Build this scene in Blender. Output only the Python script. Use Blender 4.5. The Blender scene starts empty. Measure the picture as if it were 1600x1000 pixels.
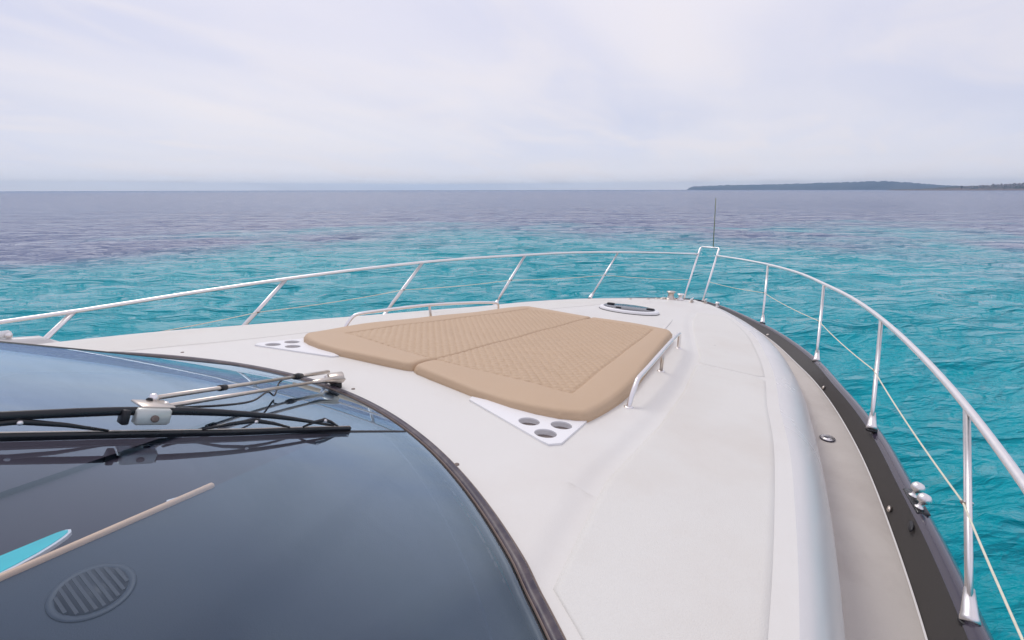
import bpy, math, random
import numpy as np
from math import sin, cos, tan, pi, sqrt, radians
from mathutils import Vector, Matrix
random.seed(7); rng = np.random.default_rng(11)
scn = bpy.context.scene
COL = scn.collection

# ------------------------------------------------------------------ camera
YAW = 0.61947; PB = 0.254529; RB = 0.0073; FPX = 796.0
PW = math.atan((500-296.0)/FPX); RW = -0.0018
EYE = 3.7                                   # metres above the sea
def cam_basis(yaw, pit, roll):
    F = Vector((cos(pit)*cos(yaw), cos(pit)*sin(yaw), -sin(pit)))
    R = Vector((sin(yaw), -cos(yaw), 0)); U = R.cross(F)
    R2 = R*cos(roll)+U*sin(roll); U2 = U*cos(roll)-R*sin(roll)
    return Matrix((R2, U2, -F)).transposed()
Mb = cam_basis(YAW, PB, RB); Mw = cam_basis(YAW, PW, RW)
CB = Vector((0, -2.3202, 0)); CW = Vector((0, -2.3202, EYE))
ROT = Mw @ Mb.transposed()                  # the yacht's slight trim on the water
BOAT = Matrix.Translation(CW - ROT @ CB) @ ROT.to_4x4()
cd = bpy.data.cameras.new('camera'); cam = bpy.data.objects.new('camera', cd); COL.objects.link(cam)
cam.matrix_world = Matrix.Translation(CW) @ Mw.to_4x4()
cd.sensor_width = 36.0; cd.lens = 36.0*FPX/1600.0; cd.clip_start = 0.05; cd.clip_end = 40000
scn.camera = cam

# ------------------------------------------------------------------ world, sun, exposure
SUN_EL, SUN_AZ = radians(52), radians(62)   # azimuth counter-clockwise from the bow
world = bpy.data.worlds.new('World'); scn.world = world; world.use_nodes = True
wn, wl = world.node_tree.nodes, world.node_tree.links
wn.clear()
def N(nodes, t, **k):
    n = nodes.new(t)
    for a, b in k.items():
        if a.startswith('i_'):
            n.inputs[int(a[2:])].default_value = b
        else: setattr(n, a, b)
    return n
def math_(nodes, links, op, a, b=None, clamp=False):
    n = nodes.new('ShaderNodeMath'); n.operation = op; n.use_clamp = clamp
    for i, v in enumerate((a, b)):
        if v is None: continue
        if isinstance(v, (int, float)): n.inputs[i].default_value = v
        else: links.new(v, n.inputs[i])
    return n.outputs[0]
def ramp(nodes, links, fac, stops, interp='LINEAR'):
    r = nodes.new('ShaderNodeValToRGB'); r.color_ramp.interpolation = interp
    e = r.color_ramp.elements
    while len(e) < len(stops): e.new(0.5)
    for k, (p, c) in enumerate(stops):
        e[k].position = p; e[k].color = (c, c, c, 1) if isinstance(c, (int, float)) else (*c, 1)
    links.new(fac, r.inputs[0]); return r.outputs[0]
def mixc(nodes, links, fac, a, b, mode='MIX'):
    m = nodes.new('ShaderNodeMix'); m.data_type = 'RGBA'; m.blend_type = mode
    for s, v in ((m.inputs[0], fac), (m.inputs[6], a), (m.inputs[7], b)):
        if isinstance(v, (int, float)): s.default_value = v
        elif isinstance(v, tuple): s.default_value = (*v, 1)
        else: links.new(v, s)
    return m.outputs[2]
sky = N(wn, 'ShaderNodeTexSky', sky_type='NISHITA'); sky.sun_disc = False
sky.sun_elevation = SUN_EL; sky.sun_rotation = pi/2 - SUN_AZ; sky.air_density = 1.0; sky.dust_density = 2.0
tc = N(wn, 'ShaderNodeTexCoord'); sep = N(wn, 'ShaderNodeSeparateXYZ'); wl.new(tc.outputs['Generated'], sep.inputs[0])
z = math_(wn, wl, 'MAXIMUM', sep.outputs[2], 0.0)
den = math_(wn, wl, 'ADD', z, 0.16)
px = math_(wn, wl, 'DIVIDE', sep.outputs[0], den); py = math_(wn, wl, 'DIVIDE', sep.outputs[1], den)
cmb = N(wn, 'ShaderNodeCombineXYZ'); wl.new(px, cmb.inputs[0]); wl.new(py, cmb.inputs[1])
mp = N(wn, 'ShaderNodeMapping'); mp.inputs['Rotation'].default_value = (0, 0, radians(52)); mp.inputs['Scale'].default_value = (0.55, 1.0, 1); mp.inputs['Location'].default_value = (2.3, 0.4, 0.0)
wl.new(cmb.outputs[0], mp.inputs[0])
n1 = N(wn, 'ShaderNodeTexNoise'); n1.inputs['Scale'].default_value = 0.5; n1.inputs['Detail'].default_value = 6; n1.inputs['Roughness'].default_value = 0.42; n1.inputs['Distortion'].default_value = 0.5
n2 = N(wn, 'ShaderNodeTexNoise'); n2.inputs['Scale'].default_value = 1.9; n2.inputs['Detail'].default_value = 6; n2.inputs['Roughness'].default_value = 0.5; n2.inputs['Distortion'].default_value = 0.8
wl.new(mp.outputs[0], n1.inputs[0]); wl.new(mp.outputs[0], n2.inputs[0])
vd = N(wn, 'ShaderNodeVectorMath', operation='DOT_PRODUCT'); vd.inputs[1].default_value = (cos(YAW-0.12), sin(YAW-0.12), 0.0); wl.new(tc.outputs['Generated'], vd.inputs[0])
cov = math_(wn, wl, 'ADD', n1.outputs[0], math_(wn, wl, 'MULTIPLY', math_(wn, wl, 'SUBTRACT', vd.outputs['Value'], 0.86), 0.62))
cover = ramp(wn, wl, cov, [(0.30, 0.0), (0.62, 1.0)], 'EASE')
wisps = ramp(wn, wl, n2.outputs[0], [(0.40, 0.0), (0.72, 1.0)], 'EASE')
low = ramp(wn, wl, z, [(0.0, (8.8, 8.6, 8.8)), (0.012, (8.6, 8.5, 8.8)), (0.022, (7.4, 7.6, 8.3)), (0.045, (6.2, 6.6, 7.8)), (0.12, (5.4, 5.8, 7.2)), (0.35, (5.7, 5.9, 7.3)), (1.0, (6.2, 6.2, 7.3))])
hi = ramp(wn, wl, z, [(0.0, (9.0, 8.8, 9.0)), (0.012, (8.8, 8.7, 8.9)), (0.022, (7.8, 7.8, 8.3)), (0.05, (7.0, 7.1, 7.7)), (0.13, (7.5, 7.35, 7.6)), (0.35, (7.35, 7.2, 7.8)), (1.0, (7.4, 7.2, 7.9))])
cl = mixc(wn, wl, cover, low, hi)
cl2 = mixc(wn, wl, math_(wn, wl, 'MULTIPLY', wisps, 0.55), cl, (7.5, 7.2, 7.35))
allc = mixc(wn, wl, 1.0, mixc(wn, wl, 0.93, sky.outputs[0], cl2), (1.012, 0.99, 1.0), 'MULTIPLY')
bg = N(wn, 'ShaderNodeBackground'); bg.inputs[1].default_value = 0.1; wl.new(allc, bg.inputs[0])
wo = N(wn, 'ShaderNodeOutputWorld'); wl.new(bg.outputs[0], wo.inputs[0])
sd = bpy.data.lights.new('sun', 'SUN'); sd.energy = 0.9; sd.angle = radians(22); sd.color = (1, 0.96, 0.9)
sun = bpy.data.objects.new('sun', sd); COL.objects.link(sun)
sdir = Vector((cos(SUN_EL)*cos(SUN_AZ), cos(SUN_EL)*sin(SUN_AZ), sin(SUN_EL)))
sun.rotation_euler = sdir.to_track_quat('Z', 'Y').to_euler(); sun.location = (0, 0, 60)
vs = scn.view_settings; vs.view_transform = 'Standard'; vs.look = 'None'; vs.gamma = 1; vs.use_curve_mapping = False; vs.exposure = 0.26
scn.render.engine = 'CYCLES'
scn.cycles.max_bounces = 8; scn.cycles.transparent_max_bounces = 12; scn.cycles.use_denoising = True

# ------------------------------------------------------------------ materials
def mat(name, col, rough=0.5, metal=0.0, spec=0.5, ior=1.45, var=0.06, vscale=6.0, bump=0.0, bscale=200.0, coat=0.0, stain=None, stain_amt=0.0, stain_scale=1.2):
    m = bpy.data.materials.new(name); m.use_nodes = True
    nt = m.node_tree; n, l = nt.nodes, nt.links; b = n['Principled BSDF']
    b.inputs['Roughness'].default_value = rough; b.inputs['Metallic'].default_value = metal
    b.inputs['Specular IOR Level'].default_value = spec; b.inputs['IOR'].default_value = ior
    b.inputs['Coat Weight'].default_value = coat; b.inputs['Coat Roughness'].default_value = 0.06
    t = n.new('ShaderNodeTexCoord')
    ns = N(n, 'ShaderNodeTexNoise'); ns.inputs['Scale'].default_value = vscale; ns.inputs['Detail'].default_value = 5
    l.new(t.outputs['Object'], ns.inputs[0])
    lo = tuple(c*(1-var) for c in col); h = tuple(min(1, c*(1+var)) for c in col)
    c = mixc(n, l, ns.outputs[0], lo, h)
    if stain:
        n3 = N(n, 'ShaderNodeTexNoise'); n3.inputs['Scale'].default_value = stain_scale; n3.inputs['Detail'].default_value = 7; n3.inputs['Roughness'].default_value = 0.62
        l.new(t.outputs['Object'], n3.inputs[0])
        f = ramp(n, l, n3.outputs[0], [(0.45, 0.0), (0.75, stain_amt)])
        c = mixc(n, l, f, c, stain)
    l.new(c, b.inputs['Base Color'])
    rr = math_(n, l, 'MULTIPLY_ADD', ns.outputs[0], 0.12); 
    rn = rr.node; rn.inputs[2].default_value = max(0.0, rough-0.06); l.new(rr, b.inputs['Roughness'])
    if bump:
        n4 = N(n, 'ShaderNodeTexNoise'); n4.inputs['Scale'].default_value = bscale; n4.inputs['Detail'].default_value = 3
        l.new(t.outputs['Object'], n4.inputs[0])
        bp = N(n, 'ShaderNodeBump'); bp.inputs['Strength'].default_value = bump; bp.inputs['Distance'].default_value = 0.002
        l.new(n4.outputs[0], bp.inputs['Height']); l.new(bp.outputs[0], b.inputs['Normal'])
    return m
M = {}
M['gel'] = mat('deck_gelcoat', (0.765, 0.742, 0.69), 0.42, var=0.02, vscale=1.3, bump=0.3, bscale=420, stain=(0.66, 0.60, 0.53), stain_amt=0.38)
M['gloss'] = mat('glossy_gelcoat', (0.75, 0.725, 0.695), 0.26, var=0.012, vscale=2, stain=(0.66, 0.62, 0.58), stain_amt=0.2)
M['white'] = mat('white_plastic', (0.88, 0.87, 0.86), 0.35, var=0.01)
M['skid'] = mat('nonskid_texture', (0.74, 0.72, 0.665), 0.6, var=0.03, vscale=2.0, bump=0.8, bscale=260, stain=(0.62, 0.55, 0.47), stain_amt=0.45, stain_scale=0.9)
M['side'] = mat('nonskid_deck', (0.60, 0.55, 0.495), 0.75, var=0.04, vscale=3, bump=0.7, bscale=350, stain=(0.38, 0.32, 0.28), stain_amt=0.4, stain_scale=2.5)
M['toe'] = mat('bulwark_rubber', (0.058, 0.053, 0.050), 0.62, var=0.10, vscale=4, bump=0.3, bscale=150)
M['navy'] = mat('hull_paint', (0.045, 0.036, 0.055), 0.16, var=0.15, vscale=3, coat=0.6)
M['rubber'] = mat('black_rubber', (0.015, 0.015, 0.018), 0.42, var=0.15, vscale=20)
M['blackmetal'] = mat('black_metal', (0.008, 0.009, 0.012), 0.28, var=0.1, coat=0.3)
M['steel'] = mat('stainless_steel', (0.90, 0.86, 0.84), 0.33, 1.0, var=0.05, vscale=30)
M['dullsteel'] = mat('weathered_steel', (0.66, 0.59, 0.52), 0.34, 1.0, var=0.15, vscale=40)
M['alu'] = mat('painted_bracket', (0.60, 0.62, 0.58), 0.35, 0.4, var=0.08, vscale=30)
M['seal'] = mat('windscreen_seal', (0.050, 0.038, 0.055), 0.38, var=0.3, vscale=25, stain=(0.30, 0.24, 0.20), stain_amt=0.35, stain_scale=14)
M['sealedge'] = mat('sealant', (0.20, 0.15, 0.125), 0.6, var=0.2, vscale=30)
M['fabric'] = mat('tan_vinyl', (0.565, 0.402, 0.258), 0.55, var=0.03, vscale=3, bump=0.35, bscale=600)
M['cord'] = mat('cream_rope', (0.80, 0.76, 0.60), 0.7, var=0.2, vscale=60)
M['cup'] = mat('cup_bottom', (0.22, 0.18, 0.16), 0.5)
M['pole'] = mat('pole_resin', (0.22, 0.25, 0.14), 0.5)
M['smoke'] = mat('smoked_acrylic', (0.05, 0.055, 0.07), 0.08, spec=0.8, ior=1.6)
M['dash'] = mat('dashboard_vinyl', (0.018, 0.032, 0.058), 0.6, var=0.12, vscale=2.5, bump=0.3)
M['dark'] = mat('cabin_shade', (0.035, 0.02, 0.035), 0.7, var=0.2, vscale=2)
M['vent'] = mat('vent_slat', (0.008, 0.009, 0.02), 0.5)
M['ventslat'] = mat('vent_slat_grey', (0.020, 0.026, 0.042), 0.5)
M['ventrim'] = mat('vent_rim', (0.028, 0.042, 0.065), 0.5)
M['beige'] = mat('beige_trim', (0.95, 0.62, 0.38), 0.5, var=0.05)
M['teal'] = mat('turquoise_board', (0.02, 0.70, 0.72), 0.4, var=0.12, vscale=14)
M['cabwhite'] = mat('cabin_white', (0.9, 0.9, 0.9), 0.4)
# tinted windscreen glass: sees through to the cabin, mirrors the sky by its angle
g = bpy.data.materials.new('tinted_glass'); g.use_nodes = True; n, l = g.node_tree.nodes, g.node_tree.links; n.clear()
tr = N(n, 'ShaderNodeBsdfTransparent'); tr.inputs[0].default_value = (0.86, 0.90, 0.95, 1)
gl = N(n, 'ShaderNodeBsdfGlossy'); gl.inputs['Roughness'].default_value = 0.012; gl.inputs[0].default_value = (0.66, 0.84, 1.0, 1)
lw = N(n, 'ShaderNodeLayerWeight'); lw.inputs[0].default_value = 0.5; refl_ = math_(n, l, 'MULTIPLY_ADD', math_(n, l, 'POWER', lw.outputs['Facing'], 2.2), 1.02); refl_.node.inputs[2].default_value = 0.012; refl_ = math_(n, l, 'MINIMUM', refl_, 0.95)
mx = N(n, 'ShaderNodeMixShader'); l.new(refl_, mx.inputs[0]); l.new(tr.outputs[0], mx.inputs[1]); l.new(gl.outputs[0], mx.inputs[2])
df = N(n, 'ShaderNodeBsdfDiffuse'); df.inputs[0].default_value = (0.12, 0.17, 0.20, 1)
tcg = N(n, 'ShaderNodeTexCoord'); ng = N(n, 'ShaderNodeTexNoise'); ng.inputs['Scale'].default_value = 1.6; ng.inputs['Detail'].default_value = 6; mpg = N(n, 'ShaderNodeMapping'); mpg.inputs['Scale'].default_value = (3.2, 0.8, 1); mpg.inputs['Rotation'].default_value = (0, 0, 0.5); l.new(tcg.outputs['Object'], mpg.inputs[0]); l.new(mpg.outputs[0], ng.inputs[0])
fg = ramp(n, l, ng.outputs[0], [(0.46, 0.0), (0.72, 0.15)])  # dusty film, its stretched streaks painted in as cloud reflections
mx2 = N(n, 'ShaderNodeMixShader'); l.new(fg, mx2.inputs[0]); l.new(mx.outputs[0], mx2.inputs[1]); l.new(df.outputs[0], mx2.inputs[2])
og = N(n, 'ShaderNodeOutputMaterial'); l.new(mx2.outputs[0], og.inputs[0])
M['glass'] = g

# ------------------------------------------------------------------ helpers
def interp(tab, x):
    return float(np.interp(x, [t[0] for t in tab], [t[1] for t in tab]))
def smooth(tab):
    """smooth table: Catmull resampling of (x, value) points"""
    xs = np.array([t[0] for t in tab], float); ys = np.array([t[1] for t in tab], float)
    m = np.gradient(ys, xs)
    X = np.linspace(xs[0], xs[-1], 400); i = np.clip(np.searchsorted(xs, X)-1, 0, len(xs)-2)
    h = xs[i+1]-xs[i]; t = (X-xs[i])/h
    Y = (2*t**3-3*t**2+1)*ys[i]+(t**3-2*t**2+t)*h*m[i]+(-2*t**3+3*t**2)*ys[i+1]+(t**3-t**2)*h*m[i+1]
    return lambda x: float(np.interp(x, X, Y))
def obj(name, verts, faces, m, parent=None, smooth_=True, link=True):
    me = bpy.data.meshes.new(name); me.from_pydata([tuple(v) for v in verts], [], faces); me.validate()
    if m: me.materials.append(M[m] if isinstance(m, str) else m)
    if smooth_: me.polygons.foreach_set('use_smooth', [True]*len(me.polygons))
    me.update()
    o = bpy.data.objects.new(name, me); COL.objects.link(o)
    if parent: o.parent = parent
    return o
def tag(o, label=None, cat=None, group=None, kind=None):
    for k, v in (('label', label), ('category', cat), ('group', group), ('kind', kind)):
        if v: o[k] = v
    return o
def empty(name, mtx):
    o = bpy.data.objects.new(name, None); COL.objects.link(o); o.matrix_world = mtx; o.empty_display_size = 0.2; return o
def catmull(pts, k=8):
    P = [Vector(p) for p in pts]; P = [2*P[0]-P[1]]+P+[2*P[-1]-P[-2]]; out = []
    for i in range(1, len(P)-2):
        for j in range(k):
            t = j/k; a, b, c, d = P[i-1:i+3]
            out.append(0.5*((2*b)+(c-a)*t+(2*a-5*b+4*c-d)*t*t+(3*b-a-3*c+d)*t**3))
    out.append(P[-2]); return out
class MB:
    def __init__(s): s.v = []; s.f = []
    def add(s, v, f):
        o = len(s.v); s.v += [tuple(x) for x in v]; s.f += [tuple(i+o for i in q) for q in f]; return s
    def tube(s, pts, r, seg=12, cap=True, ell=None):
        P = [Vector(p) for p in pts]; R = r if isinstance(r, (list, tuple)) else [r]*len(P)
        T = []
        for i in range(len(P)):
            a = P[max(0, i-1)]; b = P[min(len(P)-1, i+1)]; T.append((b-a).normalized())
        up = Vector((0, 0, 1)) if abs(T[0].z) < 0.9 else Vector((0, 1, 0))
        nrm = T[0].cross(up).normalized(); V = []; F = []
        for i, p in enumerate(P):
            nrm = (nrm-T[i]*nrm.dot(T[i])).normalized(); bn = T[i].cross(nrm)
            e = ell or (1, 1)
            for k in range(seg):
                a = 2*pi*k/seg; V.append(p+(nrm*cos(a)*e[0]+bn*sin(a)*e[1])*R[i])
        for i in range(len(P)-1):
            for k in range(seg):
                k2 = (k+1) % seg; F.append((i*seg+k, i*seg+k2, (i+1)*seg+k2, (i+1)*seg+k))
        if cap:
            F.append(tuple(range(seg))[::-1]); F.append(tuple(range((len(P)-1)*seg, len(P)*seg)))
        return s.add(V, F)
    def box(s, c, size, rot=None, bev=0.0):
        sx, sy, sz = [q/2 for q in size]; b = min(bev, sx, sy, sz)*0.999
        V = []; F = []
        if b <= 0:
            V = [Vector((x, y, z_)) for x in (-sx, sx) for y in (-sy, sy) for z_ in (-sz, sz)]
            F = [(0, 1, 3, 2), (4, 6, 7, 5), (0, 4, 5, 1), (2, 3, 7, 6), (0, 2, 6, 4), (1, 5, 7, 3)]
        else:
            rings = []
            for zz, ins in ((-sz, b), (-sz+b, 0), (sz-b, 0), (sz, b)):
                ring = []
                for cx, cy in ((1, 1), (-1, 1), (-1, -1), (1, -1)):
                    ax, ay = sx-ins, sy-ins; q = b if ins == 0 else 0.3*b
                    pp = [(cx*ax, cy*(ay-q)), (cx*(ax-q), cy*ay)]
                    if cx*cy < 0: pp.reverse()
                    ring += [Vector((u, v, zz)) for u, v in pp]
                rings.append(ring)
            for r_ in rings: V += r_
            for i in range(3):
                for k in range(8): k2 = (k+1) % 8; F.append((i*8+k, i*8+k2, i*8+8+k2, i*8+8+k))
            F.append(tuple(range(8))[::-1]); F.append(tuple(range(24, 32)))
        Rm = rot if rot is not None else Matrix.Identity(3)
        return s.add([Rm @ v+Vector(c) for v in V], F)
    def lathe(s, c, prof, seg=24, rot=None, sx=1, sy=1):
        V = []; F = []; Rm = rot if rot is not None else Matrix.Identity(3)
        for r, h in prof:
            for k in range(seg):
                a = 2*pi*k/seg; V.append(Rm @ Vector((r*cos(a)*sx, r*sin(a)*sy, h))+Vector(c))
        for i in range(len(prof)-1):
            for k in range(seg): k2 = (k+1) % seg; F.append((i*seg+k, i*seg+k2, (i+1)*seg+k2, (i+1)*seg+k))
        F.append(tuple(range(seg))[::-1]); F.append(tuple(range((len(prof)-1)*seg, len(prof)*seg)))
        return s.add(V, F)
    def grid(s, rows, flip=False):
        nr, nc = len(rows), len(rows[0]); V = [v for r in rows for v in r]; F = []
        for i in range(nr-1):
            for k in range(nc-1): F.append((i*nc+k, i*nc+k+1, (i+1)*nc+k+1, (i+1)*nc+k)[::-1 if flip else 1])
        return s.add(V, F)
    def build(s, name, m, parent=None, smooth_=True): return obj(name, s.v, s.f, m, parent, smooth_)
def sharpen(o, deg=35):
    me = o.data
    me.polygons.foreach_set('use_smooth', [True]*len(me.polygons))
    me.set_sharp_from_angle(angle=radians(deg)); return o
def frame_to(zdir, xhint=Vector((1, 0, 0))):
    z_ = Vector(zdir).normalized(); y_ = z_.cross(xhint).normalized(); x_ = y_.cross(z_)
    return Matrix((x_, y_, z_)).transposed()

# ------------------------------------------------------------------ water
def make_water():
    R0, R1 = 1.2, 3100.0
    view = YAW
    a1 = np.linspace(view-radians(62), view+radians(62), 1150)
    a2 = np.linspace(view+radians(62), view-radians(62)+2*pi, 150)[1:-1]
    ang = np.concatenate([a1, a2]); na = len(ang)
    rr = [R0]
    while rr[-1] < R1:
        r = rr[-1]; rr.append(r*(1.0125 if r < 200 else 1.05)+(0.03 if r < 40 else 0))
    rr = np.array(rr); rr[-1] = R1; nr = len(rr)
    A, Rr = np.meshgrid(ang, rr)
    X = Rr*np.cos(A); Y = Rr*np.sin(A)+CW.y; Z = np.zeros_like(X)
    step = np.gradient(rr)[:, None]; stepa = rr[:, None]*(a1[1]-a1[0])
    DX = np.zeros_like(X); DY = np.zeros_like(X)
    sel = rr < 700
    for i in range(90):
        lam = 0.30*(5.5/0.30)**rng.random()
        th = radians(222)+rng.normal()*radians(34)      # waves run roughly towards the viewer
        k = 2*pi/lam; amp = 0.0072*lam**0.85*(1.0 if lam < 1.3 else (1.3/lam)**1.1)
        ph = rng.random()*2*pi
        fade = np.clip(lam/(3.2*np.maximum(step, stepa))-0.5, 0, 1)[sel]
        gph = 0.5+0.9*np.abs(np.sin(X[sel]*0.11*np.cos(th+1)+Y[sel]*0.11*np.sin(th+1)+ph*3))
        arg = k*(X[sel]*cos(th)+Y[sel]*sin(th))+ph
        s_ = np.cos(arg); Z[sel] += fade*amp*gph*s_
        DX[sel] -= fade*amp*gph*cos(th)*np.sin(arg)*0.9; DY[sel] -= fade*amp*gph*sin(th)*np.sin(arg)*0.9
    X = X+DX; Y = Y+DY
    co = np.stack([X, Y, Z], -1).reshape(-1, 3)
    i = np.arange(nr-1)[:, None]; j = np.arange(na)[None, :]; j2 = (j+1) % na
    q = np.stack([i*na+j, (i+1)*na+j, (i+1)*na+j2, i*na+j2], -1).reshape(-1, 4)
    me = bpy.data.meshes.new('water'); me.vertices.add(len(co)); me.vertices.foreach_set('co', co.astype(np.float32).ravel())
    me.loops.add(q.size); me.polygons.add(len(q)); me.loops.foreach_set('vertex_index', q.astype(np.int32).ravel())
    me.polygons.foreach_set('loop_start', np.arange(0, q.size, 4, dtype=np.int32)); me.polygons.foreach_set('loop_total', np.full(len(q), 4, np.int32))
    me.update(); me.polygons.foreach_set('use_smooth', [True]*len(q))
    o = bpy.data.objects.new('water', me); COL.objects.link(o)
    m = bpy.data.materials.new('sea_water'); m.use_nodes = True; n, l = m.node_tree.nodes, m.node_tree.links; b = n['Principled BSDF']
    t = N(n, 'ShaderNodeNewGeometry'); P = t.outputs['Position']
    def noise(scale, detail=4, rough=0.55, sx=1, sy=1, rot=0.0, dist=0.0):
        mp0 = N(n, 'ShaderNodeMapping'); mp0.inputs['Rotation'].default_value = (0, 0, -rot); l.new(P, mp0.inputs[0])
        mpn = N(n, 'ShaderNodeMapping'); mpn.inputs['Scale'].default_value = (sx, sy, 0.3)
        l.new(mp0.outputs[0], mpn.inputs[0]); q_ = N(n, 'ShaderNodeTexNoise'); q_.inputs['Scale'].default_value = scale; q_.inputs['Detail'].default_value = detail
        q_.inputs['Roughness'].default_value = rough; q_.inputs['Distortion'].default_value = dist; l.new(mpn.outputs[0], q_.inputs[0]); return q_.outputs[0]
    # seabed: bright sand near the boat, dark seagrass meadows further out
    ln = N(n, 'ShaderNodeVectorMath', operation='LENGTH'); l.new(P, ln.inputs[0])
    sp = N(n, 'ShaderNodeSeparateXYZ'); l.new(P, sp.inputs[0])
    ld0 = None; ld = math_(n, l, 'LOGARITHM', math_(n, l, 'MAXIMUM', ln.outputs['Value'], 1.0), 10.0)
    side = math_(n, l, 'DIVIDE', math_(n, l, 'SUBTRACT', sp.outputs[1], sp.outputs[0]), math_(n, l, 'ADD', ln.outputs['Value'], 5.0))
    side2 = math_(n, l, 'MULTIPLY', side, 0.13)
    big = noise(0.020, 5, 0.6, 1, 1, 0.6, 0.6); mid = noise(0.004, 4, 0.6, 1, 1, 0.9, 0.4)
    v = math_(n, l, 'ADD', math_(n, l, 'MULTIPLY', big, 0.95), math_(n, l, 'MULTIPLY', mid, 0.5))
    v = math_(n, l, 'ADD', v, math_(n, l, 'MULTIPLY', noise(0.085, 4, 0.6, 1, 1, 0.2, 0.5), 0.35))
    v = math_(n, l, 'ADD', v, side2)
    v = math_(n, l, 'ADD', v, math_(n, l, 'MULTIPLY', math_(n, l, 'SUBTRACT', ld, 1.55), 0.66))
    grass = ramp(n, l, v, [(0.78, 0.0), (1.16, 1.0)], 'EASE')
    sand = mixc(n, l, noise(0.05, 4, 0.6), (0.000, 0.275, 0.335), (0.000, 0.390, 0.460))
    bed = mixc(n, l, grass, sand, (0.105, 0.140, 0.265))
    l.new(bed, b.inputs['Base Color'])
    b.inputs['IOR'].default_value = 1.333; b.inputs['Specular IOR Level'].default_value = 0.24; l.new(ramp(n, l, math_(n, l, 'DIVIDE', ld, 3.5), [(0.45, 0.03), (0.95, 0.20)]), b.inputs['Roughness']); b.inputs['Specular Tint'].default_value = (1, 0.97, 1.0, 1)
    h = None
    for sc, wgt, sx_, sy_, rt, sharp in ((11.0, 0.010, 1.5, 0.5, 38, True), (4.6, 0.030, 1.6, 0.5, 50, True), (1.9, 0.060, 1.7, 0.5, 34, True), (1.0, 0.15, 1.6, 0.5, 46, True), (0.35, 0.36, 1.6, 0.5, 40, True), (0.11, 0.9, 1.5, 0.5, 44, True)):
        q_ = noise(sc, 3, 0.5, sx_, sy_, radians(rt), 0.35)
        if sharp: q_ = math_(n, l, 'SUBTRACT', 1.0, math_(n, l, 'ABSOLUTE', math_(n, l, 'MULTIPLY', math_(n, l, 'SUBTRACT', q_, 0.5), 3.0)))
        hh = math_(n, l, 'MULTIPLY', q_, wgt)
        h = hh if h is None else math_(n, l, 'ADD', h, hh)
    bp = N(n, 'ShaderNodeBump'); bp.inputs['Strength'].default_value = 1.0; bp.inputs['Distance'].default_value = 1.0
    l.new(h, bp.inputs['Height']); l.new(bp.outputs[0], b.inputs['Normal'])
    me.materials.append(m)
    return tag(o, 'turquoise sea with small wind ripples turning purple grey towards the horizon', None, None, 'structure')
water = make_water()

# ------------------------------------------------------------------ far land
def at(px_, dist, z_=0.0):
    """point on the sea at a bearing given by image column, dist metres away"""
    a = YAW - math.atan((px_-800)/FPX/ cos(PW)) ; d = dist
    return Vector((CW.x+d*cos(a), CW.y+d*sin(a), z_))
def land_strip(name, prof, dist, depth, m, rough, nz=14, seedv=1, k=260):
    r_ = np.random.default_rng(seedv); pxs = [p[0] for p in prof]; hs = [p[1] for p in prof]; rows = []
    jit = r_.normal(size=(k, nz))
    for i in range(k):
        x = pxs[0]+(pxs[-1]-pxs[0])*i/(k-1); hpx = np.interp(x, pxs, hs); row = []
        for j in range(nz):
            t = j/(nz-1)
            d = dist+depth*t
            zz = hpx*dist/FPX*(min(1, t/0.55)**0.55 if t <= .55 else 1-((t-.55)/.45)**2)
            zz = zz*(1+rough*jit[i, j]) if 0 < j < nz-1 else -2
            row.append(at(x+0.25*jit[i, j], d, zz))
        rows.append(row)
    return MB().grid(rows).build(name, m, None, True)
M['island'] = mat('wooded_island_haze_tint', (0.10, 0.12, 0.13), 0.95, var=0.35, vscale=0.004, stain=(0.30, 0.27, 0.22), stain_amt=0.5, stain_scale=0.006)  # island colour carries a mild blue tint, painted-in haze on top of the volume
M['coast'] = mat('scrub_coast', (0.075, 0.075, 0.05), 0.95, var=0.5, vscale=0.03, stain=(0.26, 0.19, 0.15), stain_amt=0.9, stain_scale=0.02)
M['rock'] = mat('shore_rock', (0.24, 0.18, 0.15), 0.95, var=0.3, vscale=0.05)
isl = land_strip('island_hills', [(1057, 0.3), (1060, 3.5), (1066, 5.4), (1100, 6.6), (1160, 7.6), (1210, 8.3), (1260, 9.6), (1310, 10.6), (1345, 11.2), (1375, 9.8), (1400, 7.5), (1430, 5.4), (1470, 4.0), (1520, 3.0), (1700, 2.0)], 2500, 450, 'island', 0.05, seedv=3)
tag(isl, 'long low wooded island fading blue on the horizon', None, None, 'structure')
cst = land_strip('near_coast', [(1350, 0.1), (1362, 1.0), (1400, 1.6), (1440, 4.0), (1480, 5.0), (1530, 7.0), (1560, 8.0), (1600, 8.4), (1750, 9.5), (1900, 8)], 1500, 330, 'coast', 0.16, seedv=5, k=420)
tag(cst, 'low scrubby coast with brown rocks dotted with white houses at right', None, None, 'structure')
rk = land_strip('shore_rocks', [(1352, 0.5), (1400, 1.1), (1450, 1.8), (1500, 1.6), (1560, 1.9), (1900, 1.6)], 1450, 40, 'rock', 0.3, nz=6, seedv=8, k=420)
tag(rk, 'brown rocky shoreline at the foot of the coast', None, None, 'structure')
M['plaster'] = mat('white_plaster', (0.50, 0.44, 0.40), 0.8); M['pane'] = mat('dark_pane', (0.05, 0.06, 0.08), 0.2); M['terra'] = mat('flat_roof', (0.42, 0.30, 0.24), 0.8)
def coast_h(px_): return float(np.interp(px_, [1362, 1400, 1440, 1480, 1530, 1560, 1600], [1.0, 1.6, 4.0, 5.0, 7.0, 8.0, 8.4]))*1500/FPX
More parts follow.
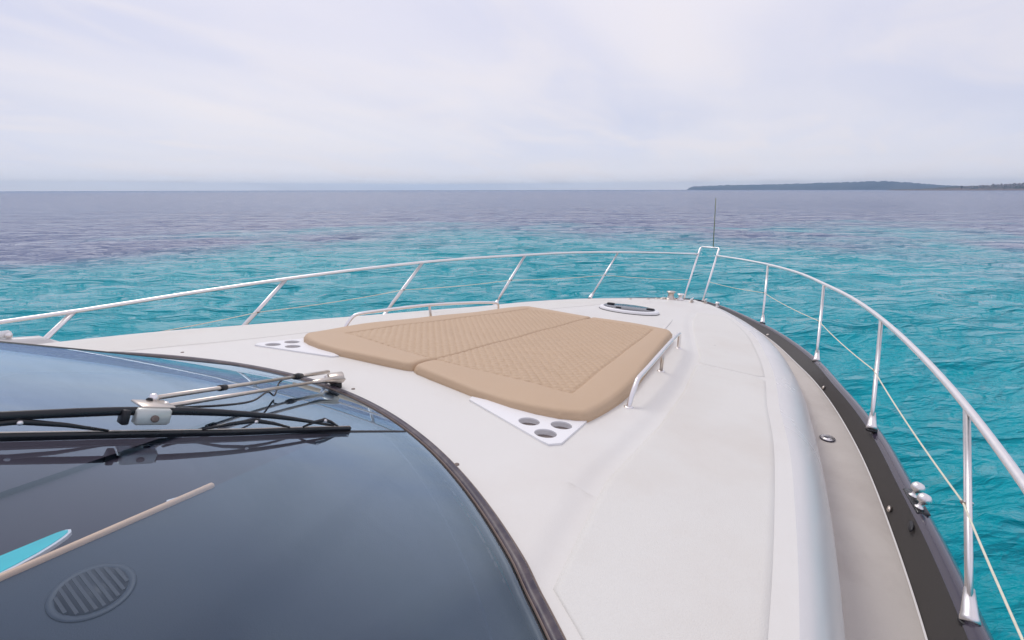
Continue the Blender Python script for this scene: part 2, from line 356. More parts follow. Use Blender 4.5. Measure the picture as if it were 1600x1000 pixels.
house_spots = [(1466, .5, 10), (1473, .35, 9), (1488, .6, 12), (1499, .4, 9), (1508, .62, 10), (1516, .45, 13), (1524, .7, 9), (1533, .4, 11), (1541, .66, 12), (1549, .5, 9), (1556, .75, 10), (1563, .45, 14), (1572, .7, 9), (1581, .35, 10), (1590, .6, 11)]
house_words = ['small cream house lowest and nearest the round tower on the far coast', 'low white house just right of the tower on the far coast']
for k, (hx, t, w) in enumerate(house_spots):
    d = 1500+330*0.5*t; hgt = coast_h(hx)*min(1, (0.5*t)/0.55)**0.55
    p = at(hx, d, hgt-2.0)
    root = empty('coast_house', Matrix.Translation(p) @ Matrix.Rotation(YAW-math.atan((hx-800)/FPX)+random.uniform(-.5, .5), 4, 'Z'))
    order = ['leftmost', 'second', 'third', 'fourth', 'fifth', 'sixth', 'seventh', 'eighth', 'ninth', 'tenth', 'eleventh', 'twelfth', 'thirteenth', 'fourteenth', 'rightmost'][k]
    tag(root, f'small white flat roofed house on the far coast, {order}' + ('' if k in (0, 14) else ' from the left') + ' of the row', 'house', 'white houses on the far coast')
    MB().box((0, 0, 2.6), (7, w*.8, 5.2)).build('wall', 'plaster', root, False)
    MB().box((0, 0, 5.4), (7.5, w*.8+.5, .4)).build('roof', 'terra', root, False)
    for q in range(2): MB().box((-3.55, (q-.5)*w*.4, 3.4), (.1, 1.4, 1.5)).build('window', 'pane', root, False)
tp = at(1459.5, 1540, coast_h(1460)*.8)
tw = MB().lathe(tp, [(2.4, -6), (2.0, 2.6), (2.2, 2.7), (2.2, 3.2), (1.8, 3.2)], 16).build('round_tower', 'rock', None)
tw['label'] = 'small round stone watchtower rising above the left end of the near coast'; tw['category'] = 'tower'

# ------------------------------------------------------------------ haze
hz = bpy.data.materials.new('haze_air'); hz.use_nodes = True; n, l = hz.node_tree.nodes, hz.node_tree.links; n.clear()
pv = N(n, 'ShaderNodeVolumePrincipled'); pv.inputs['Color'].default_value = (0.44, 0.68, 1.0, 1); pv.inputs['Density'].default_value = 0.00030; pv.inputs['Anisotropy'].default_value = 0.6
oo = N(n, 'ShaderNodeOutputMaterial'); l.new(pv.outputs[0], oo.inputs['Volume'])
hb = MB().box((0, 0, 20.0), (6400, 6400, 43.0)).build('haze', hz, None, False)
tag(hb, 'thin blue sea haze filling the air', None, None, 'stuff')

# ------------------------------------------------------------------ the yacht: shape functions (boat frame, camera height = 0)
yacht = empty('motor_yacht', BOAT)
tag(yacht, 'white motor yacht foredeck with dark hull, tinted windscreen and stainless bow rails', 'yacht')
ZC = smooth([(-4, -0.90), (-2, -0.93), (0, -0.985), (1.0, -1.045), (1.6, -1.095), (2.1, -1.150), (3.4, -1.275), (4.7, -1.395), (5.7, -1.475), (7.0, -1.60), (7.8, -1.69), (8.47, -1.775)])
YA = smooth([(-4, 2.62), (-1, 2.5), (0, 2.42), (1.3, 2.31), (2.0, 2.22), (2.66, 2.12), (3.45, 1.96), (3.8, 1.90), (4.4, 1.78), (5.2, 1.57), (5.7, 1.41), (6.4, 1.12), (7, .84), (7.6, .56), (8.0, .35), (8.3, .15), (8.45, .02)])
YB = smooth([(-4, 2.76), (-1, 2.66), (0, 2.60), (1, 2.53), (2.13, 2.43), (2.77, 2.35), (3.42, 2.25), (3.87, 2.17), (4.77, 1.98), (5.62, 1.72), (6.3, 1.44), (6.79, 1.18), (7.3, .89), (7.8, .58), (8.2, .28), (8.36, .13), (8.46, .03)])
YC = smooth([(-4, 3.02), (-1, 2.94), (1, 2.84), (2.34, 2.72), (2.97, 2.625), (4.05, 2.41), (4.9, 2.16), (5.27, 2.02), (5.7, 1.82), (6.3, 1.53), (6.79, 1.24), (7.3, .94), (7.8, .62), (8.2, .31), (8.36, .15), (8.46, .04)])
YD = smooth([(-4, 3.12), (-1, 3.05), (1, 2.95), (2.2, 2.80), (2.78, 2.71), (3.25, 2.62), (3.95, 2.48), (4.57, 2.31), (4.91, 2.2), (5.63, 1.97), (6.3, 1.67), (6.9, 1.34), (7.3, 1.07), (7.8, .73), (8.2, .40), (8.36, .22), (8.47, .07)])
ZD = smooth([(-4, -1.56), (3, -1.58), (4.3, -1.60), (5.5, -1.64), (7.0, -1.695), (8.0, -1.755), (8.47, -1.785)])
ZS = smooth([(-4, -1.75), (4.5, -1.74), (6.0, -1.715), (7.0, -1.715), (8.0, -1.77), (8.47, -1.80)])
GB = 1.56
def YW(x):   # half width of the windscreen opening
    return 0.0 if x >= GB else min(sqrt((GB-x)/0.205), 2.07)
def XW(y): return GB-0.205*y*y
CREASE = [(-4, 1.75), (1.0, 1.62), (1.7, 1.46), (2.5, 1.40), (3.2, 1.31), (4.3, 1.11), (5.2, .80), (6.0, .55), (8.5, .05)]
def zdeck(x, y):
    a = abs(y); ya = max(YA(x), .02); c = interp(CREASE, x)
    t = min(1, a/ya); k = min(1, max(0, (a-c)/0.09)); k = k*k*(3-2*k)
    f = 1 if x < 5 else max(0, 1-(x-5)/2.5)
    g_ = 1-.75*min(1, max(0, (x-5)/1.5))
    return ZC(x)-0.035*t*t*g_-0.016*k*f
# deck top: port and starboard halves stitched in one sheet round the windscreen opening
xs = list(np.linspace(-4, 0.5, 16))+list(np.linspace(0.56, 1.55, 60))+[1.557, 1.56, 1.565]+list(np.linspace(1.6, 1.76, 5))+list(np.linspace(1.775, 2.26, 44))+list(np.linspace(2.3, 8.46, 150))
PLATE = [(1.985, .62), (2.03, .60), (2.10, .95), (2.235, 1.215), (2.20, 1.235), (1.845, 1.285), (1.79, 1.25), (1.80, 1.20)]
def in_plate(x, y):
    y = abs(y); c = False; n_ = len(PLATE)
    for i in range(n_):
        (x1, y1), (x2, y2) = PLATE[i], PLATE[(i+1) % n_]
        if (y1 > y) != (y2 > y) and x < (x2-x1)*(y-y1)/(y2-y1)+x1: c = not c
    return c
mb = MB()
for sgn in (1, -1):
    rows = []
    for x in xs:
        y0, y1 = YW(x), YA(x); row = []
        y1 = max(y1, y0+.004)
        for k in range(141):
            y = y0+(y1-y0)*k/140; row.append((x, sgn*y, zdeck(x, y)))
        rows.append(row if sgn > 0 else row[::-1])
    mb.grid(rows)
inp = [in_plate(v[0], v[1]) if 1.7 < v[0] < 2.3 else False for v in mb.v]
mb.f = [f for f in mb.f if not all(inp[i] for i in f)]
deck = mb.build('deck', 'gel', yacht)
mb = MB()
for sgn in (1, -1):
    rows = []
    for x in xs:
        ya = max(YA(x), .004); yb = max(YB(x), ya+.003); za = zdeck(x, ya); zb = ZS(x)-.012; row = []
        t0 = radians(5)
        for k in range(15):
            t = t0+(pi/2-t0)*k/14
            u = (sin(t)-sin(t0))/(1-sin(t0)); w = (cos(t0)-cos(t))/cos(t0)
            row.append((x, sgn*(ya+(yb-ya)*u), za+(zb-za)*w))
        rows.append(row if sgn > 0 else row[::-1])
    mb.grid(rows)
mb.build('deck_shoulder', 'gloss', yacht)
def strip(name, fa, fb, m, n_=150, x0=-4.0, x1=8.46, rows_k=2, sides=(1, -1)):
    out = []
    for sgn in sides:
        mb = MB(); rows = []
        for i in range(n_):
            x = x0+(x1-x0)*i/(n_-1); a = fa(x); b = fb(x); row = []
            for k in range(rows_k):
                t = k/(rows_k-1); row.append((x, sgn*(a[0]+(b[0]-a[0])*t), a[1]+(b[1]-a[1])*t))
            rows.append(row if sgn > 0 else row[::-1])
        mb.grid(rows); out.append(mb.build(name, m, yacht))
    return out
strip('side_deck', lambda x: (YB(x)-.03, ZS(x)), lambda x: (YC(x)+.01, ZS(x)), 'side')
# textured non-skid panels laid between smooth margins of the deck mould
def nonskid(x0, x1, fin, fout, sgn, name='nonskid_panel', rr=.05):
    rows = []; n_ = max(8, int((x1-x0)/.04))
    for i in range(n_+1):
        x = x0+(x1-x0)*i/n_; e = min(x-x0, x1-x); ins = 0 if e > rr else rr-sqrt(max(0, rr*rr-(rr-e)**2)); a, b = fin(x)+ins, fout(x)-ins; row = []
        for k in range(25):
            y = a+(b-a)*k/24; row.append((x, sgn*y, zdeck(x, y)+.0035))
        row = [(x, sgn*(a-.003), zdeck(x, a-.003))]+row+[(x, sgn*(b+.003), zdeck(x, b+.003))]
        rows.append(row if sgn > 0 else row[::-1])
    lead = [(x_-.003*1, y_, z_-.0037) for x_, y_, z_ in rows[0]]; tail = [(x_+.003, y_, z_-.0037) for x_, y_, z_ in rows[-1]]
    return MB().grid([lead]+rows+[tail]).build(name, 'skid', yacht)
for s in (1, -1):
    fin = lambda x: max(interp(CREASE, x)+.12, sqrt(max(0, 1.56-x)/.205)+.13)
    nonskid(.55, 4.02, fin, lambda x: YA(x)-.075, s)
    nonskid(4.07, 6.75, fin, lambda x: YA(x)-.075, s)
strip('deck_trim', lambda x: (YC(x)-.004, ZS(x)+.006), lambda x: (YC(x)+.003, ZS(x)+.010), 'gloss')
strip('bulwark', lambda x: (YC(x)+.007, ZS(x)+.002), lambda x: (YD(x)+.002, ZD(x)), 'toe', rows_k=3)
# gunwale cap and hull side as one dark glossy skin each side
def hull_row(x, sgn):
    d = YD(x); z0 = ZD(x); fl = max(0.0, min(1, (x-2)/6.5)); row = []
    cap = [(0.0, 0.0), (0.012, 0.012), (0.035, 0.018), (0.065, 0.008), (0.095, -0.02), (0.115, -0.06), (0.122, -0.11)]
    for a, b in cap: row.append((x, sgn*(d+a), z0+b))
    zw = -EYE-0.35; yo = d+.122
    for k in range(1, 10):
        t = k/9; zz = z0-.11+(zw-(z0-.11))*t
        xx = x-(2.2*fl**2)*t*(0.7 if x > 6 else (x-2)/4*.7 if x > 2 else 0)
        yy = yo*(1-(0.16+0.75*fl)*t**1.1)
        row.append((xx, sgn*max(yy, .0), zz))
    return row if sgn > 0 else row[::-1]
mb = MB()
for sgn in (1, -1):
    mb.grid([hull_row(-4+12.47*i/160, sgn) for i in range(161)])
mb.build('hull', 'navy', yacht)
# blunt stem plate closing the bow
mb = MB(); a = hull_row(8.47, 1); b = hull_row(8.47, -1)[::-1]
mb.grid([[p, q] for p, q in zip(a, b)]); mb.build('stem', 'navy', yacht)
# raised bulwark wings beside the windscreen (the port one shows over the glass)
for sgn in (1, -1):
    rows = []
    prof = [(-4, -1.02), (0.55, -1.10), (0.80, -1.145), (0.98, -1.17), (1.22, -1.33), (1.45, -1.55)]
    for x, zt in prof:
        yi = 2.93; yo_ = 3.03
        r = [(x, sgn*(yi-.02), -1.62), (x, sgn*yi, zt-.02), (x, sgn*(yi+.02), zt), (x, sgn*(yo_-.02), zt), (x, sgn*yo_, zt-.02), (x, sgn*(yo_+.01), -1.66)]
        rows.append(r if sgn > 0 else r[::-1])
    MB().grid(rows).build('bulwark_wing', 'gloss', yacht)
    w = MB().box((.35, sgn*2.98, -1.085), (.95, .05, .05), Matrix.Rotation(radians(3), 3, 'Y'), .012).build('boarding_gate_rail', 'white', yacht)
    kb = MB().lathe((.80, sgn*2.95, -1.115), [(.004, -.03), (.022, -.02), (.026, 0), (.018, .016), (.004, .022)], 12, frame_to((-.3, -sgn, .3))).build('gate_knob', 'steel', w)

# cabin behind the glass -------------------------------------------------
def zg(x, y):
    u = XW(y)-x; zb = zdeck(XW(y), y)+.012 if abs(y) < 2.0 else zdeck(XW(2.0), 2.0)+.012
    f = min(1, abs(y)/.9); base0 = -1.083*(1-f)+zb*f
    z_ = base0 + .41*u-.01*u*u
    if abs(y) > .725: z_ -= .15*(abs(y)-.725)*min(u, 1.2)
    return z_
def glass_panel(ya, yb, nx=26, ny=24, off=0.0, x_aft=-1.35):
    rows = []
    for i in range(ny+1):
        y = ya+(yb-ya)*i/ny; x1 = XW(y)-.03; row = []
        for k in range(nx+1):
            x = x1+(x_aft-x1)*k/nx; row.append((x, y, zg(x, y)+off))
        rows.append(row)
    return MB().grid(rows, True)
ws = []
seal = MB(); edge = MB(); inner = MB()
def seal_pts(y, o): 
    nx_, ny_ = 1.0, .41*y; L = sqrt(nx_*nx_+ny_*ny_); return XW(y)+o*nx_/L, y+o*ny_/L
ys = list(np.linspace(-2.02, 2.02, 150))
def zsurf(x, y):
    return zdeck(x, y)
def seal_row(y, prof):
    r = []
    for o, h in prof:
        x_, y_ = seal_pts(y, o); zb = zdeck(*seal_pts(y, .02)); r.append((x_, y_, zb+h))
    return r
seal.grid([seal_row(y, [(-.012, .008), (-.008, .018), (.004, .021), (.020, .020), (.026, .012), (.028, -.006)]) for y in ys])
windscreen = seal.build('windscreen', 'seal', yacht)
edge.grid([seal_row(y, [(-.046, .008), (-.044, .017), (-.030, .021), (-.018, .018), (-.014, .006)]) for y in ys]).build('rubber_gasket', 'rubber', windscreen)
MB().grid([seal_row(y, [(.027, -.002), (.029, .006), (.034, .005), (.037, -.004)]) for y in ys]).build('sealant_bead', 'sealedge', windscreen)
MB().grid([seal_row(y, [(-.014, .012), (-.012, .0195), (-.009, .0195)]) for y in ys]).build('sealant_bead', 'sealedge', windscreen)
glass_panel(-.719, .719).build('glass_panel', 'glass', windscreen)
glass_panel(.731, 2.04).build('glass_panel', 'glass', windscreen)
glass_panel(-2.04, -.731).build('glass_panel', 'glass', windscreen)
for s in (1, -1):
    rows = []
    for k in range(40):
        x = 1.42-2.7*k/39; rows.append([(x, s*.714, zg(x, s*.714)-.004), (x, s*.722, zg(x, s*.722)+.0045), (x, s*.728, zg(x, s*.728)+.0045), (x, s*.736, zg(x, s*.736)-.004)][::s])
    MB().grid(rows).build('glass_joint', 'rubber', windscreen)
# faint printed border under the glass, parallel to its front edge
MB().grid([[ (seal_pts(y, -.155)[0], seal_pts(y, -.155)[1], zg(*seal_pts(y, -.155))-.012), (seal_pts(y, -.148)[0], seal_pts(y, -.148)[1], zg(*seal_pts(y, -.148))-.012)] for y in ys if abs(y) < 1.97]).build('printed_line', 'ventrim', windscreen)
# dashes of old adhesive along the starboard edge
for y0, ln_ in ((-1.18, .012), (-1.235, .05), (-1.33, .012), (-1.385, .02), (-1.45, .075), (-1.545, .045), (-1.60, .02), (-1.66, .012)):
    MB().grid([[(*seal_pts(y0-ln_*k/5, -.068), zg(*seal_pts(y0-ln_*k/5, -.068))-.006), (*seal_pts(y0-ln_*k/5, -.061), zg(*seal_pts(y0-ln_*k/5, -.061))-.006)] for k in range(6)]).build('adhesive_mark', 'rubber', windscreen)
# side pillars and roof behind the camera
for s in (1, -1):
    rows = []
    for k in range(20):
        x = .72-2.07*k/19; zt = zg(x, s*2.045)+.01; rows.append([(x, s*2.03, zt), (x, s*2.09, zt-.01), (x, s*2.10, zdeck(x, 2.1)-.02)][::s])
    MB().grid(rows).build('windscreen_pillar', 'gloss', yacht)
rows = []
for k in range(31):
    y = -2.08+4.16*k/30; rows.append([(-1.33, y, zg(-1.33, y)+.015), (-1.6, y, zg(-1.33, y)+.06), (-4, y, zg(-1.33, y)+.10)])
MB().grid(rows).build('cabin_roof', 'gloss', yacht)
MB().box((-4.02, 0, -.75), (.06, 5.2, 1.9)).build('cabin_bulkhead', 'gloss', yacht, False)
# dashboard shelf (starboard), its beige edging, the sunk cabin to port
ZDASH = -1.15
def shelf(ya, yb, z_, xa, m, name, inset=.02):
    rows = []
    for k in range(41):
        y = ya+(yb-ya)*k/40; rows.append([(XW(y)-inset, y, z_), (xa, y, z_)])
    return MB().grid(rows).build(name, m, yacht)
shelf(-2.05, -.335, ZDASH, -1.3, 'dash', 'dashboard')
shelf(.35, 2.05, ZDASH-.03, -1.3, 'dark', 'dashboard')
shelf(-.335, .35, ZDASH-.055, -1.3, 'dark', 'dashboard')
MB().box((-.28, -.330, ZDASH+.003), (2.10, .023, .026), None, .006).build('dash_edging', 'beige', yacht)
MB().add([(.60, -.315, ZDASH-.02), (.775, -.318, ZDASH-.01), (.63, -.25, ZDASH-.02)], [(0, 1, 2)]).build('trim_corner', 'cabwhite', yacht, False)
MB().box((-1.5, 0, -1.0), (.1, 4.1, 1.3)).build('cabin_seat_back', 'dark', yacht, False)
# dashboard vent
vx, vy = .300, -.608
vr = MB().lathe((vx, vy, ZDASH+.001), [(1.0, 0), (.985, .0025), (.93, .0035), (.82, .0035), (.80, .001)], 48, None, .103, .130).build('dashboard_vent', 'ventrim', yacht)
MB().lathe((vx, vy, ZDASH+.002), [(.80, 0), (.80, .0035)], 40, None, .103, .130).build('vent_back', 'vent', vr)
for k in range(9):
    xx = (k-4)*.0182; hw = .79*.130*sqrt(max(.02, 1-(xx/(.79*.103))**2))
    MB().box((vx+xx, vy, ZDASH+.0065), (.0085, 2*hw, .0035), Matrix.Rotation(0, 3, 'Z')).build('vent_slat', 'ventslat', vr, False)

# teal board lying on the shelf
tb = empty('turquoise_board', BOAT @ Matrix.Translation((0, 0, ZDASH-.012)))
tag(tb, 'turquoise board with rounded nose and white edge lying behind the windscreen', 'board')
out = [(-.60, -.193), (.32, -.193), (.342, -.197), (.354, -.208), (.350, -.226), (.332, -.244), (.300, -.262), (.255, -.281), (.20, -.296), (.15, -.305), (.05, -.312), (-.60, -.314)]
inn = [(-.598, -.195), (.318, -.195), (.336, -.199), (.346, -.208), (.342, -.221), (.324, -.236), (.292, -.253), (.248, -.271), (.195, -.285), (.145, -.294), (.05, -.301), (-.598, -.303)]
def poly_prism(P_, z0, z1): 
    nn = len(P_); V = [(x, y, z0) for x, y in P_]+[(x, y, z1) for x, y in P_]
    F = [tuple(range(nn)), tuple(range(2*nn-1, nn-1, -1))]+[(k, k+nn, (k+1) % nn+nn, (k+1) % nn) for k in range(nn)]
    return V, F
V, F = poly_prism(out, 0, .012); MB().add(V, F).build('board_edge', 'cabwhite', tb, False)
V, F = poly_prism(inn, .012, .014); MB().add(V, F).build('board_face', 'teal', tb, False)

# ------------------------------------------------------------------ guard rails
TOP = [(8.93, .153, -1.085), (8.4, .62, -1.045), (7.805, 1.117, -1.014), (7.05, 1.575, -.985), (6.276, 1.915, -.971), (5.5, 2.20, -.955), (4.671, 2.425, -.944), (3.8, 2.62, -.950), (2.984, 2.765, -.963), (2.1, 2.88, -.985), (1.23, 2.97, -1.012), (.3, 3.04, -1.02), (-1.2, 3.10, -1.02), (-4, 3.15, -1.02)]
STN = [((7.805, 1.117, -1.014), (7.12, 1.25, -1.685)), ((6.276, 1.915, -.971), (5.63, 2.00, -1.635)), ((4.671, 2.425, -.944), (3.981, 2.473, -1.560)), ((2.984, 2.765, -.963), (2.28, 2.815, -1.565)), ((1.23, 2.97, -1.012), (.60, 2.95, -1.55)), ((-.6, 3.08, -1.02), (-1.25, 3.02, -1.56))]
def mir(p, s): return Vector((p[0], s*p[1], p[2]))
for s in (1, -1):
    rail = MB().tube([mir(p, s) for p in catmull(TOP, 8)], .0175, 14).build('guard_rail', 'steel', yacht)
    for i, (t, b) in enumerate(STN):
        t = mir(t, s); b = mir(b, s); ax = (t-b).normalized(); top = t-ax*.012
        st = MB().tube([b+ax*.10, top], .0145, 12)
        fw = Vector((-1, 0, 0)) if True else 0
        if i >= 1:
            off = Vector((-.030, 0, 0)); t2 = t+Vector((-.036, s*.002, 0)); 
            st.tube([b+ax*.10+off*.55, b+ax*.25+off, t2+Vector((0, 0, -.012))], .011, 10)
        st.build('stanchion', 'steel', rail)
        MB().tube([b-ax*.004, b+ax*.012, b+ax*.03, b+ax*.12], [.033, .031, .027, .0175], 16).build('stanchion_base', 'steel', rail)
        MB().lathe(b+Vector((0, 0, .0)), [(.036, -.014), (.036, -.002), (.033, .001)], 18).build('base_gasket', 'rubber', rail)
        mid = b.lerp(t, .50)
        MB().tube([mid-ax*.004, mid+ax*.004], .019, 10).build('line_clip', 'steel', rail)
# bow gate hoop with its crossbar
hp = []
g0 = Vector((8.337, .153, -1.775)); g1 = Vector((8.93, .153, -1.085)); ax = (g1-g0).normalized()
A_ = [g0, g0.lerp(g1, .5), g1, g1+ax*.10, g1+ax*.14+Vector((.012, -.004, -.002)), g1+ax*.155+Vector((.03, -.02, 0))]
hoop = MB().tube([*A_, *[Vector((p.x, -p.y, p.z)) for p in A_[::-1]]], .0165, 12).build('bow_gate_hoop', 'steel', yacht)
for s in (1, -1): MB().lathe((8.337, s*.153, -1.775), [(.034, -.01), (.034, .012), (.022, .02)], 16).build('hoop_foot', 'rubber', hoop)
top_c = g1+ax*.155+Vector((.03, -.155, 0))
MB().tube([top_c+Vector((0, -.045, 0)), top_c+Vector((0, -.005, .82))], [.0085, .006], 8).build('bow_pole', 'pole', yacht)
# lifelines: thin cream cords tied to the stanchions
for s in (1, -1):
    pts = [mir((8.60, .153, -1.475), s)]
    for t, b in STN: pts.append(mir(Vector(b).lerp(Vector(t), .5), s)+Vector((0, -s*.017, 0)))
    P_ = []
    for a, b in zip(pts[:-1], pts[1:]):
        for k in range(8):
            u = k/8; q = a.lerp(b, u); q.z -= .018*4*u*(1-u); P_.append(q)
    P_.append(pts[-1])
    r = MB().tube(P_, .0042, 8).build('rope', 'cord', None)
    r.matrix_world = BOAT
    tag(r, 'thin cream cord strung between the left hand rail stanchions over the water' if s > 0 else 'thin cream cord strung along the right hand rail stanchions towards the camera', 'rope', 'cords strung along the guard rails')
    # small red whippings where the cord meets each stanchion
    for q in pts[:-1]:
        MB().tube([q+Vector((-.012, 0, 0)), q+Vector((.012, 0, -.004))], .0075, 8).build('cord_knot', 'sealedge', r)

# ------------------------------------------------------------------ sunpad cushions
YO = smooth([(2.05, 1.225), (2.10, 1.235), (2.16, 1.24), (2.25, 1.245), (2.40, 1.248), (2.63, 1.238), (3.4, 1.11), (4.2, .955), (4.55, .89), (4.66, .86), (4.74, .79)])
XR = [(0, 2.155), (.06, 2.130), (.2, 2.105), (.6, 2.050), (0.85, 2.045), (1.0, 2.065), (1.12, 2.10), (1.20, 2.15), (1.25, 2.20)]
XF = 4.72
def outline_dist(P, poly, closed=False):
    d = np.full(len(P), 9.0)
    for a, b in zip(poly[:-1], poly[1:]):
        a = np.array(a); b = np.array(b); ab = b-a; t = np.clip(((P-a)@ab)/(ab@ab), 0, 1); q = a+t[:, None]*ab
        d = np.minimum(d, np.hypot(*(P-q).T))
    return d
def cushion(s):
    NU, NV = 300, 140
    us = np.linspace(0, 1, NU); vs_ = np.linspace(0, 1, NV); G = 0.004
    Pxy = np.zeros((NU, NV, 2))
    for i, u in enumerate(us):
        for j, v in enumerate(vs_):
            x = 2.05+u*(XF-2.05)
            for _ in range(2):
                y = G+v*(YO(x)-G); x = interp(XR, y)+u*(XF-.0-interp(XR, y))
            Pxy[i, j] = (x, y)
    P = Pxy.reshape(-1, 2)
    out_poly = [tuple(Pxy[0, j]) for j in range(0, NV, 4)]+[tuple(Pxy[i, -1]) for i in range(0, NU, 6)]+[tuple(Pxy[-1, j]) for j in range(NV-1, -1, -4)]
    seam_poly = [tuple(Pxy[i, 0]) for i in range(0, NU, 20)]+[tuple(Pxy[-1, 0])]
    do = outline_dist(P, out_poly); ds = outline_dist(P, seam_poly)
    W_ = .165; ip = [(2.345, -.1), (2.41, 1.02), (4.57, .705), (4.57, -.1)]; di = np.full(len(P), 9.0)
    for (ax_, ay_), (bx_, by_) in zip(ip[:-1], ip[1:]):
        L = np.hypot(bx_-ax_, by_-ay_); di = np.minimum(di, ((P[:, 0]-ax_)*(by_-ay_)-(P[:, 1]-ay_)*(bx_-ax_))/L)
    r = .040; a = r-np.minimum(do, r); z_ = -(r-np.sqrt(np.maximum(0, r*r-a*a)))*.95
    r2 = np.where(di < 0, .035, .012); a = r2-np.minimum(ds, r2); z_ -= (r2-np.sqrt(np.maximum(0, r2*r2-a*a)))*.95
    bol = di < 0
    z_ += np.where(bol, .007*np.sin(pi*np.clip(do/np.maximum(1e-4, do-di), 0, 1))**.8, 0)
    z_ -= .010*np.exp(-(di/.008)**2)
    p = .072
    A1 = (P[:, 0]+P[:, 1])/p; B1 = (P[:, 0]-P[:, 1])/p
    q = np.minimum(np.abs(np.sin(pi*A1)), np.abs(np.sin(pi*B1)))
    z_ += np.where(bol, 0, .0125*q**.4-.009)
    wob = .004*np.sin(P[:, 0]*3.1+1+s)*np.sin(P[:, 1]*4.3)+.0025*np.sin(P[:, 0]*9+P[:, 1]*7)
    top = -.942-.0775*P[:, 0]+wob-.012*np.maximum(0, P[:, 1]-.9)
    Z = (top+z_).reshape(NU, NV)
    def vert(i, j): return (Pxy[i, j, 0], s*Pxy[i, j, 1], Z[i, j])
    bolm = bol.reshape(NU, NV)
    parts = {'quilted_panel': MB(), 'border_bolster': MB()}
    idx = {'quilted_panel': {}, 'border_bolster': {}}
    for i in range(NU-1):
        for j in range(NV-1):
            k = 'border_bolster' if bolm[i, j] else 'quilted_panel'; mb = parts[k]; ids = []
            for (a_, b_) in ((i, j), (i+1, j), (i+1, j+1), (i, j+1)):
                if (a_, b_) not in idx[k]: idx[k][(a_, b_)] = len(mb.v); mb.v.append(vert(a_, b_))
                ids.append(idx[k][(a_, b_)])
            mb.f.append(tuple(ids) if s < 0 else tuple(ids[::-1]))
    # skirt
    mb = parts['border_bolster']; ring = [(0, j) for j in range(NV)]+[(i, NV-1) for i in range(1, NU)]+[(NU-1, j) for j in range(NV-2, -1, -1)]+[(i, 0) for i in range(NU-2, 0, -1)]
    base = len(mb.v); nn = len(ring)
    cx, cy = 3.4, .55
    for lvl, (dz, ins) in enumerate(((0, 0), (-.03, -.003), (-.055, .012), (-.085, .02))):
        for (i, j) in ring:
            x, y = Pxy[i, j]; L = np.hypot(cx-x, cy-y); x2 = x+(cx-x)/L*ins; y2 = max(.002, y+(cy-y)/L*ins)
            mb.v.append((x2, s*y2, Z[i, j]+dz))
    for lvl in range(3):
        for k in range(nn):
            k2 = (k+1) % nn; mb.f.append((base+lvl*nn+k, base+lvl*nn+k2, base+(lvl+1)*nn+k2, base+(lvl+1)*nn+k))
    root = empty('sunbathing_cushion', BOAT)
    tag(root, 'tan quilted sunbathing cushion, far left half of the pair on the foredeck' if s > 0 else 'tan quilted sunbathing cushion, near right half of the pair beside the cup holder', 'cushion', 'tan cushions on the foredeck')
    for k, mb in parts.items(): mb.build(k, 'fabric', root)
for s in (1, -1): cushion(s)

# ------------------------------------------------------------------ deck fittings
def dnormal(x, y):
    e = .02; gx = (zdeck(x+e, y)-zdeck(x-e, y))/2/e; gy = (zdeck(x, y+e)-zdeck(x, y-e))/2/e
    return Vector((-gx, -gy, 1)).normalized()
# cup holder plates: a flat plate pierced by three holes
for s in (1, -1):
    cu = bpy.data.curves.new('tmp', 'CURVE'); cu.dimensions = '2D'; cu.fill_mode = 'BOTH'; cu.extrude = .005; cu.bevel_depth = .0012; cu.bevel_resolution = 1; cu.resolution_u = 8
    tri = PLATE
    def spl(P_):
        sp_ = cu.splines.new('POLY'); sp_.points.add(len(P_)-1)
        for k, (x, y) in enumerate(P_): sp_.points[k].co = (x, s*y, 0, 1)
        sp_.use_cyclic_u = True
    spl(tri); holes = [(1.955, 1.035), (2.035, 1.175), (1.885, 1.175)]
    for hx, hy in holes: spl([(hx+.055*cos(2*pi*k/32), hy+.055*sin(2*pi*k/32)) for k in range(32)])
    co_ = bpy.data.objects.new('tmp', cu); COL.objects.link(co_); bpy.context.view_layer.update()
    me = bpy.data.meshes.new_from_object(co_.evaluated_get(bpy.context.evaluated_depsgraph_get())); bpy.data.objects.remove(co_)
    c0 = Vector((1.98, s*1.05, zdeck(1.98, 1.05))); nrm = dnormal(1.98, s*1.05)
    q = Vector((0, 0, 1)).rotation_difference(nrm).to_matrix()
    for v in me.vertices: v.co = q @ (v.co-Vector((c0.x, c0.y, 0)))+c0+nrm*.004
    me.materials.clear(); me.materials.append(M['white'])
    pl = bpy.data.objects.new('cup_holder_plate', me); COL.objects.link(pl); pl.parent = yacht
    for hx, hy in holes:
        cc = q @ (Vector((hx, s*hy, 0))-Vector((c0.x, c0.y, 0)))+c0
        mb = MB(); V = []; F = []
        rr_ = [(.0565, .006), (.0565, -.020), (0.0, -.020)]
        for r_, h_ in rr_:
            for k in range(28): V.append(q @ Vector((r_*cos(2*pi*k/28), r_*sin(2*pi*k/28), h_))+cc)
        wall_f = [(k, (k+1) % 28, 28+(k+1) % 28, 28+k) for k in range(28)]
        MB().add(V[:56], [f[::-1] for f in wall_f]).build('cup_holder', 'white', pl)
        MB().add(V[28:], [(k, (k+1) % 28, 28+(k+1) % 28, 28+k) for k in range(28)]).build('cup_bottom', 'cup', pl)
